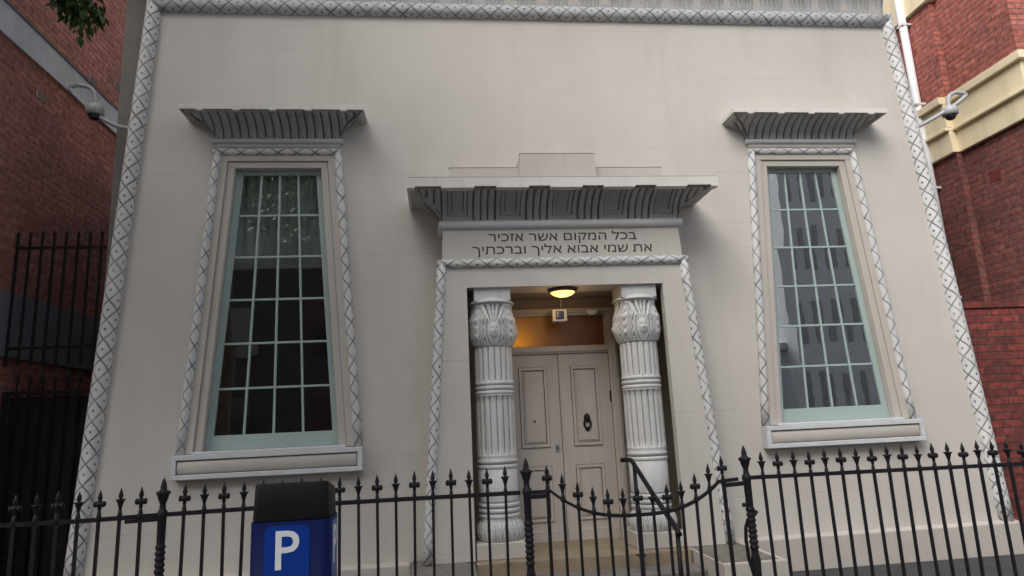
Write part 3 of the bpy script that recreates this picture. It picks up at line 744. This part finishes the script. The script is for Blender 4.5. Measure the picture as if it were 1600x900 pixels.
# ------------------------------------------------------------ steps, wing blocks
ST = empty("stone_steps", "worn sandstone entrance steps below the columned porch", "steps", (0,-.4,0))
def at(o, p): o.parent = p; o.matrix_parent_inverse = Matrix.Translation(-p.location); return o
for i, (y0, z, m_) in enumerate(((-.47, .36, M_stone), (-.80, .24, M_stonegrey), (-1.13, .12, M_stonegrey))):
    b = MB(); b.box(-1.02 if i else -1.01, 1.02 if i else 1.01, y0, .6 if i == 0 else (-.47 if i == 1 else -.80), z-.12 if i else .0, z-.0008*i, m_); at(b.build("step", bevel=.012), ST)
for e in (-1, 1):
    b = MB()
    x0, x1 = sorted((e*1.022, e*1.60))
    b.box(x0, x1, -1.17, -.1005, .0, .352, M_trim if e > 0 else M_stonegrey)
    b.box(x0+.02, x1-.06, -1.10, -.1006, .3525, .357, M_stonegrey)
    W2 = empty("wing_block", "low beige stone block with dirty top right of the entrance steps" if e > 0 else "low weathered grey stone block left of the entrance steps", "stone block", ((x0+x1)/2, -.6, 0), "blocks flanking the entrance steps")
    at(b.build("block", bevel=.008), W2)

# handrail
HR = empty("handrail", "black iron handrail sloping down beside the entrance steps", "handrail", (.48,-1,0))
b = MB(); b.tube([(.40,-.47,1.2),(.44,-.50,1.205),(.475,-.55,1.20),(.48,-.62,1.165),(.48,-1.1,.955),(.48,-1.66,.735),(.482,-1.69,.70)], .022, M_iron, seg=10); at(b.build("rail"), HR)
for y, z0, z1 in ((-.62, .361, 1.16), (-1.655, .0, .73)):
    b = MB(); b.tube([(.48,y,z0),(.48,y,z1)], .019, M_iron, seg=8); b.box(.44,.52,y-.04,y+.04,z0,z0+.008, M_iron); at(b.build("post"), HR)

# ------------------------------------------------------------ ceiling lamp, sensor box, small camera in the porch
LP = empty("ceiling_lamp", "lit round flush ceiling lamp glowing warm in the porch", "lamp", (-.005,-.16,2.94))
b = MB(); b.lathe([(.06,-.001),(.148,-.003),(.152,-.02),(.135,-.035)], M_brass, seg=36); b.build("bezel", LP)
b = MB(); b.lathe([(.002,-.082),(.06,-.076),(.10,-.06),(.128,-.036),(.13,-.03)], M_lamp, seg=36); b.build("glass_bowl", LP)
ld = bpy.data.lights.new("lamp_bulb", 'POINT'); ld.energy = 1.0; ld.color = (1, .62, .28); ld.shadow_soft_size = .06
lo = bpy.data.objects.new("lamp_bulb", ld); COL.objects.link(lo); lo.parent = LP; lo.location = (0, 0, -.15)
SB = empty("sensor_box", "white box with dark blue square lens hanging above the double doors", "sensor", (.012,.2,2.72))
b = MB(); b.box(-.082,.082,-.03,.06,-.066,.066, M_white); b.build("housing", SB, bevel=.008)
b = MB(); b.box(-.046,.046,-.045,-.0305,-.044,.044, M_blue); b.build("lens", SB, bevel=.01)
b = MB(); b.tube([(.03,.03,.0665),(.03,.03,.2215)], .005, M_door, seg=6); b.build("cable", SB)
DC = empty("porch_camera", "small white dome fitting under the porch lintel right of the lens box", "security camera", (.40,.30,2.77))
b = MB(); b.box(-.055,.055,-.02,.10,-.02,.02, M_white); b.lathe([(.03,-.045),(.045,-.035),(.05,-.02)], M_white, seg=20); b.build("housing", DC, bevel=.006)
b = MB(); b.lathe([(.003,-.06),(.02,-.056),(.032,-.045)], M_lens, seg=16); b.build("dome", DC)

# ------------------------------------------------------------ swan-neck security cameras
def swan(s, pts, label):
    root = empty("security_camera", label, "security camera", pts[0], "dome cameras on curved arms at the corners of the front")
    P = [Vector(p) for p in pts]
    # smooth the path
    def cr(p0,p1,p2,p3,t): return .5*((2*p1)+(p2-p0)*t+(2*p0-5*p1+4*p2-p3)*t*t+(3*p1-p0-3*p2+p3)*t**3)
    Q = []
    for i in range(len(P)-1):
        p0, p3 = P[max(i-1,0)], P[min(i+2,len(P)-1)]
        for k in range(5): Q.append(cr(p0,P[i],P[i+1],p3,k/5))
    Q.append(P[-1])
    b = MB(); b.tube(Q, .024, M_camgrey, seg=10); at(b.build("arm"), root)
    e = P[-1]; b = MB(); b.lathe([(.065,-.115),(.085,-.11),(.09,-.06),(.088,-.02),(.06,.0),(.03,.012),(.028,.03)], M_camgrey, c=e, seg=24); at(b.build("housing"), root)
    b = MB(); b.lathe([(.003,-.172),(.03,-.168),(.05,-.152),(.062,-.13),(.065,-.1155)], M_lens, c=e, seg=24); at(b.build("dome"), root)
    b = MB(); b.box(pts[0][0]-.03, pts[0][0]+.03, pts[0][1]-.05, pts[0][1]+.05, pts[0][2]-.06, pts[0][2]+.06, M_camgrey); at(b.build("wall_plate", bevel=.006), root)
swan(-1, [(-4.50,.12,4.86),(-4.64,.1,4.88),(-4.834,.1,4.99),(-5.0,.1,5.14),(-5.125,.1,5.27),(-5.148,.1,5.325),(-5.073,.1,5.352),(-4.94,.1,5.315),(-4.885,.1,5.2),(-4.882,.1,5.12)], "grey dome camera on a looped arm by the left brick wall")
swan(1, [(4.45,.12,4.87),(4.60,.1,4.92),(4.908,.1,5.078),(5.12,.1,5.2),(5.262,.1,5.303),(5.288,.1,5.347),(5.16,.1,5.365),(5.07,.1,5.32),(5.04,.1,5.24),(5.035,.1,5.17)], "grey dome camera on a looped arm in front of the yellow band")

# ------------------------------------------------------------ brick neighbours
LB = empty("brick_building", "dark red brick building with grey rendered bands along the left side", "building", (-5.75,6,0))
XL = -5.75
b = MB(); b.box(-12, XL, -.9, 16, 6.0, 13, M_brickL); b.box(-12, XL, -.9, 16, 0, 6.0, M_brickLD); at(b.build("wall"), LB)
b = MB(); b.box(XL+.0005, XL+.03, -.9, 16, 5.815, 6.155, M_cement); b.box(XL+.0005, XL+.045, -.9, 16, 6.156, 6.175, M_groovebrown); at(b.build("band"), LB)
b = MB(); b.box(XL+.0005, XL+.02, -.9, 16, 2.50, 3.17, M_cementdark); at(b.build("render_strip"), LB)
for y, z in ((.63, 5.49), (1.66, 6.25), (2.3, 6.53)):
    b = MB(); b.box(XL+.0005, XL+.006, y-.08, y+.08, z-.05, z+.05, M_groovebrown); b.box(XL+.0005, XL+.012, y-.085, y-.08, z-.05, z+.05, M_cement); at(b.build("air_vent"), LB)

RB = empty("brick_building", "red brick building with cream yellow bands and a white downpipe on the right side", "building", (6.0,6,0))
XR = 6.0
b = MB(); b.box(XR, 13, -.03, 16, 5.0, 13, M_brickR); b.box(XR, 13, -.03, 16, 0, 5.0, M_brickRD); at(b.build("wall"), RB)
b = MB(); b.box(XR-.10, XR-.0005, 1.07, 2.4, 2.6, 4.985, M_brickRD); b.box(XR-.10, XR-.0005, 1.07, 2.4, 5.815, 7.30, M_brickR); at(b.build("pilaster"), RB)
b = MB()
def ybox(x, y0, y1, z0, z1): b.box(x, XR-.0006, y0, y1, z0, z1, M_yellow)
for th, z0, z1 in ((.06, 4.986, 5.30), (.115, 5.3005, 5.345), (.085, 5.3455, 5.70), (.14, 5.7005, 5.812)):
    b.box(XR-th, XR-.0006, -.03-th, 1.05, z0, z1, M_yellow); b.box(XR-.1-th, XR-.0006, 1.0505, 16, z0, z1, M_yellow)
    b.box(XR-.0004, 13, -.03-th, -.0306, z0, z1, M_yellow)
at(b.build("band", bevel=.01), RB)
b = MB(); b.box(XR-.16, XR-.0006, 1.0, 16, 7.33, 9.5, M_yellow); at(b.build("upper_band"), RB)
b = MB(); b.tube([(XR-.19, 1.50, .05), (XR-.19, 1.50, 9.5)], .055, M_white, seg=14)
for z in (1.4, 3.0, 4.60, 5.9, 7.2): b.box(XR-.25, XR-.10, 1.44, 1.56, z, z+.03, M_white)
at(b.build("downpipe"), RB)
for y, z in ((.64, 4.48), (.45, 7.3)):
    b = MB(); b.box(XR-.006, XR-.0005, y-.09, y+.09, z-.07, z+.07, M_ventred); at(b.build("air_vent"), RB)
LW = MB(); LW.box(4.80, 5.998, .2, .45, 0, 2.66, M_brickLow); LW.box(4.80, 5.998, .18, .47, 2.6605, 2.74, M_brickLow)
lw = LW.build("brick_wall", bevel=.006); tag(lw, "low dark red brick wall closing the gap right of the pale front", "wall")

# ------------------------------------------------------------ side gate and grille (left gap)
def rod(b, x, y, z0, z1, r, m=None): b.tube([(x,y,z0),(x,y,z1)], r, m or M_irondark, seg=6)
GR = empty("iron_grille", "tall black bar grille fixed above the gate in the left gap", "grille", (-5.2,.45,2.5))
for z in (3.65, 2.58):
    b = MB(); b.box(-5.73, -4.722, .44, .46, z-.015, z+.015, M_irondark); at(b.build("rail"), GR)
for i in range(9):
    b = MB(); x = -5.715+.1195*i; b.box(x-.011, x+.011, .4405, .4595, 2.40, 3.82, M_irondark); at(b.build("bar"), GR)
GL = empty("side_gate", "dark iron side gate with spear tips in the left gap beneath the grille", "gate", (-5.2,.45,0))
b = MB(); b.box(-5.70, -4.80, .43, .47, 2.10, 2.14, M_irondark); b.box(-5.70, -5.66, .43, .47, .02, 2.10, M_irondark); b.box(-5.70, -4.80, .43, .47, .15, .19, M_irondark); at(b.build("frame"), GL)
for i in range(8):
    x = -5.58+.1195*i; b = MB(); b.tube([(x,.45,.1),(x,.45,2.2),(x,.45,2.22),(x,.45,2.25),(x,.45,2.29),(x,.45,2.34)], [.009,.009,.018,.02,.014,.002], M_irondark, seg=6); at(b.build("bar"), GL)
b = MB(); b.box(-5.655, -4.78, .475, .485, .05, 2.08, M_irondark); at(b.build("backing_sheet"), GL)

# ------------------------------------------------------------ iron fence and gate
FY = -2.3
def finial_mesh(kind):
    b = MB(); z = 0
    # foot
    b.lathe([(.016,-.01),(.019,.0),(.014,.02),(.009,.05)], M_iron, seg=10)
    if kind == "cross":
        b.lathe([(.009,.05),(.012,.06),(.012,.10),(.011,.116),(.0155,.130),(.0105,.150),(.0015,.18)], M_iron, seg=10)
        for e in (-1, 1):
            b.tube([(0,0,.09),(e*.012,0,.09),(e*.024,0,.09),(e*.033,0,.09),(e*.038,0,.09)], [.011,.014,.0205,.017,.004], M_iron, seg=10)
        b.lathe([(.004,.066),(.017,.075),(.0215,.09),(.017,.104),(.004,.112)], M_iron, seg=10)
    else:
        b.lathe([(.009,.05),(.010,.06),(.017,.082),(.022,.098),(.031,.106),(.028,.111),(.012,.108),(.0095,.114),(.0155,.130),(.0105,.150),(.0015,.18)], M_iron, seg=12)
    return b
FIN = {}
for k in ("cross", "tulip"):
    o = finial_mesh(k).build("finial"); FIN[k] = o
b = MB(); b.box(-.0085, .0085, -.0085, .0085, -1.10, .0, M_iron); PICK = b.build("picket")
first_used = {"p": False, "cross": False, "tulip": False}
def use(src, key):
    if not first_used[key]: first_used[key] = True; return src
    c = src.copy(); COL.objects.link(c); return c
def picket(root, x, z, kind, thick=1.0):
    # the picket's top meets the rail at height z
    p = use(PICK, "p"); p.parent = root; L = z-.03
    rl = Vector((x, FY, z)) - root.location
    p.location = rl; p.scale = (thick, thick, L/1.10); p.rotation_euler = (random.uniform(-.010,.010), random.uniform(-.010,.010), 0)
    q = use(FIN[kind], kind); q.parent = p; q.location = (0,0,0); sc = random.uniform(.93, 1.01)
    q.scale = (.96/thick, .96/thick, 1.10/L*sc); q.rotation_euler = (0,0,random.uniform(-.12,.12))
def fence_post(root, x, z=1.14):
    b = MB()
    pr = [(.034,0),(.034,.12),(.026,.14)]
    for zz in (.16,.19): pr += [(.024,zz-.012),(.031,zz),(.024,zz+.012)]
    pr += [(.023,.24),(.027,.5),(.032,.62),(.024,.66)]
    for zz in (.70,.735,.77,.805,.84,.875,.91,.945): pr += [(.0235,zz-.0145),(.030,zz-.006),(.030,zz+.006),(.0235,zz+.0145)]
    pr += [(.024,.97),(.026,z-.02),(.034,z),(.03,z+.015),(.02,z+.03),(.017,z+.06),(.022,z+.075),(.028,z+.09),(.034,z+.115),(.044,z+.128),(.043,z+.135),(.026,z+.142),(.018,z+.15),(.019,z+.165),(.013,z+.195),(.003,z+.218)]
    b.lathe(pr, M_iron, c=(x,FY,0), seg=16); at(b.build("post"), root)
def rail(root, pts, name="rail", w=.011, h=.026):
    b = MB(); n = len(pts)
    for i in range(n-1):
        (x0,z0),(x1,z1) = pts[i], pts[i+1]
        b.hexa([(x0,FY-w,z0-h/2),(x1,FY-w,z1-h/2),(x1,FY+w,z1-h/2),(x0,FY+w,z0-h/2),(x0,FY-w,z0+h/2),(x1,FY-w,z1+h/2),(x1,FY+w,z1+h/2),(x0,FY+w,z0+h/2)], M_iron)
    at(b.build(name), root)
FL = empty("iron_fence", "black spear topped iron fence left of the gate, behind the blue ticket machine", "fence", (-3.0,FY,0), "black iron fence runs")
xs = [-.888-.1193*i for i in range(18)]
for i, x in enumerate(xs): picket(FL, x, 1.14, "tulip" if i % 2 == 0 else "cross")
xs2 = [-3.175-.122*i for i in range(21)]
for i, x in enumerate(xs2): picket(FL, x, 1.135, "tulip" if i % 2 else "cross")
fence_post(FL, -3.045, 1.14); fence_post(FL, -.745, 1.145)
rail(FL, [(-5.72,1.128),(-4.0,1.130),(-3.5,1.128),(-3.045,1.137),(-2.5,1.143),(-1.6,1.145),(-.79,1.142)])
rail(FL, [(-5.72,.13),(-.79,.13)]); rail(FL, [(-3.26,1.108),(-3.06,1.112)], "rail_splice", .016, .022)
FR = empty("iron_fence", "black spear topped iron fence right of the gate, before the right window", "fence", (3.0,FY,0), "black iron fence runs")
for i in range(41): picket(FR, .905+.1172*i, 1.15-.0035*i*.1172*2, "tulip" if i % 2 == 0 else "cross")
fence_post(FR, .785, 1.15)
rail(FR, [(.785,1.152),(1.6,1.147),(2.6,1.139),(3.6,1.132),(5.7,1.12)]); rail(FR, [(.80,.13),(5.7,.13)])
# stay with a curl behind the right gate post
b = MB(); b.tube([(.83,FY,.93),(.80,FY-.005,.90),(.77,FY+.02,.875),(.755,FY+.035,.82),(.75,FY+.04,.74),(.755,FY+.04,.62),(.775,FY+.02,.50),(.79,FY+.01,.42)], .013, M_iron, seg=8)
b.tube([(.735,FY,.975),(.765,FY,.975)], .014, M_iron, seg=8); at(b.build("stay"), FR)
def gz(x):
    a = abs(x)
    return 1.14 if a > .585 else .955 + .185*(max(0, (a-.02))/.565)**2.6
G1 = empty("gate_leaf", "left leaf of the black iron gate with dipping rail before the doors", "gate", (-.3,FY,0), "two leaves of the entrance gate")
G2 = empty("gate_leaf", "right leaf of the black iron gate, in front of the handrail", "gate", (.3,FY,0), "two leaves of the entrance gate")
for i in range(13):
    x = -.607+.1018*i; kind = "cross" if i % 2 == 0 else "tulip"
    picket(G1 if i < 6 else G2, x, gz(x) if i not in (6,) else .975, kind, 1.5 if i == 6 else (1.25 if i in (0, 12) else 1.0))
n = 16
rail(G1, [(-.715,1.14),(-.60,1.14)] + [(-.585+.575*k/n, gz(-.585+.575*k/n)) for k in range(n+1)], w=.012, h=.022)
rail(G2, [(.01+.575*k/n, gz(.01+.575*k/n)) for k in range(n+1)] + [(.60,1.14),(.72,1.148)], w=.012, h=.022)
rail(G1, [(-.63,.14),(-.02,.14)]); rail(G2, [(.0,.14),(.62,.14)])
rail(G1, [(-.735,1.112),(-.60,1.112)], "hinge", .02, .026); rail(G2, [(.62,1.112),(.765,1.118)], "hinge", .02, .026)

# ------------------------------------------------------------ parking ticket machine
PM = empty("ticket_machine", "dark blue parking ticket machine with black cap and white P sign", "parking meter", (-1.952,-3.66,0))
def rprism(b, x0, x1, y0, y1, z0, z1, rad, m, top=1.0, n=5, ox=0, oy=0, fall=0):
    def ring(x0,x1,y0,y1,z):
        P = []
        for (cx,cy,a0) in ((x1-rad,y0+rad,-90),(x1-rad,y1-rad,0),(x0+rad,y1-rad,90),(x0+rad,y0+rad,180)):
            for k in range(n+1):
                a = R(a0+90*k/n); P.append((cx+rad*math.cos(a), cy+rad*math.sin(a), z))
        return P
    mx, my = (x0+x1)/2, (y0+y1)/2
    A = ring(x0,x1,y0,y1,z0); B = [((px-mx)*top+mx+ox,(py-my)*top+my+oy,z1-fall*(py-y0)/(y1-y0)) for px,py,_ in A]
    k = len(A); b0 = b.add(A+B)
    b.face([b0+i for i in reversed(range(k))], m); b.face([b0+k+i for i in range(k)], m)
    for i in range(k): b.face([b0+i, b0+(i+1)%k, b0+k+(i+1)%k, b0+k+i], m, None, True)
b = MB(); rprism(b, -.165, .165, -.14, .115, 0, 1.233, .035, M_navy); b.build("body", PM)
b = MB(); rprism(b, -.160, .160, -.135, .11, 1.2335, 1.392, .032, M_cap, top=.965, oy=.003, fall=.045); b.build("cap", PM, bevel=.004)
def round_rect(w, h, r, n=6):
    P = []
    for (cx,cz,a0) in ((w/2-r,-h/2+r,-90),(w/2-r,h/2-r,0),(-w/2+r,h/2-r,90),(-w/2+r,-h/2+r,180)):
        for k in range(n+1): a = R(a0+90*k/n); P.append((cx+r*math.cos(a), cz+r*math.sin(a)))
    return P
b = MB(); b.prism_xz([(x-.008, z+1.085) for x, z in round_rect(.185, .262, .03)], -.1435, -.1405, M_pblue); SG = b.build("sign", PM)
o = text_mesh("letter", "P", .098, (0,0,0), RF, M_pwhite, SG, ext=.002, offset=.008, height=.155); o.location = (-.006, -.1455, 1.041)
b = MB(); b.prism_xz([(x, z+1.085) for x, z in round_rect(.15, .262, .03)], -.0015, .0015, M_pblue)
b.v = [(.1665-y, x-.01, z) for x, y, z in b.v]; SG2 = b.build("sign", PM)
o = text_mesh("letter", "P", .085, (0,0,0), Matrix.Rotation(R(90), 4, 'Z') @ RF, M_pwhite, SG2, ext=.002, offset=.022, height=.155); o.location = (.1705, -.01, 1.041)

# ------------------------------------------------------------ street tree: only a branch tip hangs into view
TREE = empty("street_tree", "leafy green street tree branch hanging at top left", "tree", (-5.2,-5.4,0))
b = MB()
b.tube([(-5.2,-5.4,0),(-5.22,-5.38,1.5),(-5.15,-5.3,3.2),(-5.2,-5.0,5),(-5.0,-4.7,7),(-5.1,-4.6,9)], [.22,.18,.16,.13,.09,.03], M_bark, seg=14); at(b.build("trunk"), TREE)
b = MB()
br = [[(-5.2,-5.1,4.4),(-4.8,-4.0,5.4),(-4.3,-2.8,5.45),(-4.05,-2.1,5.1),(-3.95,-2.0,4.75)], [(-5.15,-5.2,3.9),(-6.2,-4.6,5.2),(-7.4,-4.2,6.0)], [(-5.1,-4.8,6),(-4.2,-5.4,7.2),(-3.4,-5.6,7.8)], [(-5.0,-4.7,6.8),(-5.8,-3.4,7.8),(-6.1,-2.8,8.3)]]
for p in br: b.tube(p, [.06*(1-i/len(p))+.006 for i in range(len(p))], M_bark, seg=8)
at(b.build("branch"), TREE)
def leafy(b, c, rad, n, size):
    for _ in range(n):
        while True:
            p = Vector((random.uniform(-1,1), random.uniform(-1,1), random.uniform(-1,1)))
            if p.length < 1: break
        p = Vector((c[0]+p.x*rad[0], c[1]+p.y*rad[1], c[2]+p.z*rad[2]))
        L = size*random.uniform(.7,1.3); w = L*.42
        rot = Matrix.Rotation(random.uniform(0,6.28),4,'Z') @ Matrix.Rotation(random.uniform(.3,1.6),4,'Y')
        pts = [Vector(q) for q in ((0,0,0),(L*.3,w*.5,.06*L),(L*.65,w*.42,.04*L),(L,0,-.08*L),(L*.65,-w*.42,.04*L),(L*.3,-w*.5,.06*L))]
        b0 = b.add([p + rot @ q for q in pts]); b.face([b0+i for i in range(6)], M_leaf)
b = MB()
leafy(b, (-4.02,-2.0,4.93), (.14,.12,.17), 190, .085); leafy(b, (-4.08,-2.0,5.05), (.14,.14,.2), 120, .085); leafy(b, (-3.88,-2.0,4.84), (.09,.1,.12), 60, .085); leafy(b, (-3.93,-2.02,4.70), (.05,.06,.11), 26, .08)
for c, rad, n in (((-4.4,-3.2,5.85),(.5,.6,.3),300), ((-5.4,-4.2,7.0),(2.0,1.7,1.5),2200), ((-7.0,-3.9,6.6),(1.6,1.6,1.3),1300), ((-3.6,-4.8,7.4),(1.5,1.6,1.1),900), ((-5.8,-2.9,8.4),(1.8,1.4,1.3),1100), ((-4.6,-4.7,9.2),(2.0,1.8,1.3),1200), ((-4.6,-6.6,6.9),(1.8,1.4,1.4),900)):  # unseen crown, filled out to shade the left of the front
    leafy(b, c, rad, n, .23)
at(b.build("crown"), TREE)

# ------------------------------------------------------------ across the street (seen mirrored in the window panes)
OB = empty("office_block", "grey office block with narrow window slots, mirrored in the right window", "building", (19,-20,0))
b = MB(); b.box(12.2, 30, -32, -17, -.14, 17, M_office); at(b.build("wall"), OB)
for fl in range(5):
    for i in range(14):
        x = 12.75+.62*i; z = 1.2+2.9*fl; b = MB(); b.box(x, x+.22, -16.998, -16.97, z, z+1.7, M_officeglass); at(b.build("window"), OB)
SH2 = empty("shop_building", "low grey shop building mirrored below the sky in the right window", "building", (3,-20,0))
b = MB(); b.box(1.5, 12.19, -30, -18, -.14, 4.0, M_office); at(b.build("wall"), SH2)
b = MB(); b.box(1.4, 12.18, -18.2, -17.8, 4.001, 4.25, M_cement); at(b.build("parapet"), SH2)
for i in range(3):
    b = MB(); x = 2.2+3.3*i; b.box(x, x+2.4, -17.998, -17.96, .4, 2.8, M_officeglass); at(b.build("window"), SH2)
TB = empty("terrace_building", "dark brick building mirrored in the left window panes", "building", (-12,-20,0))
M_brickT = brick_mat("brick_terrace", (.060, .052, .052), (.045, .042, .045), (.045, .045, .045))
b = MB(); b.box(-32, 1.38, -30, -17.5, -.14, 14, M_brickT); at(b.build("wall"), TB)
for fl in range(3):
    for i in range(9):
        x = -27+3*i; z = .9+3.4*fl; b = MB(); b.box(x, x+1.1, -17.498, -17.46, z, z+1.9, M_lens); at(b.build("window"), TB)
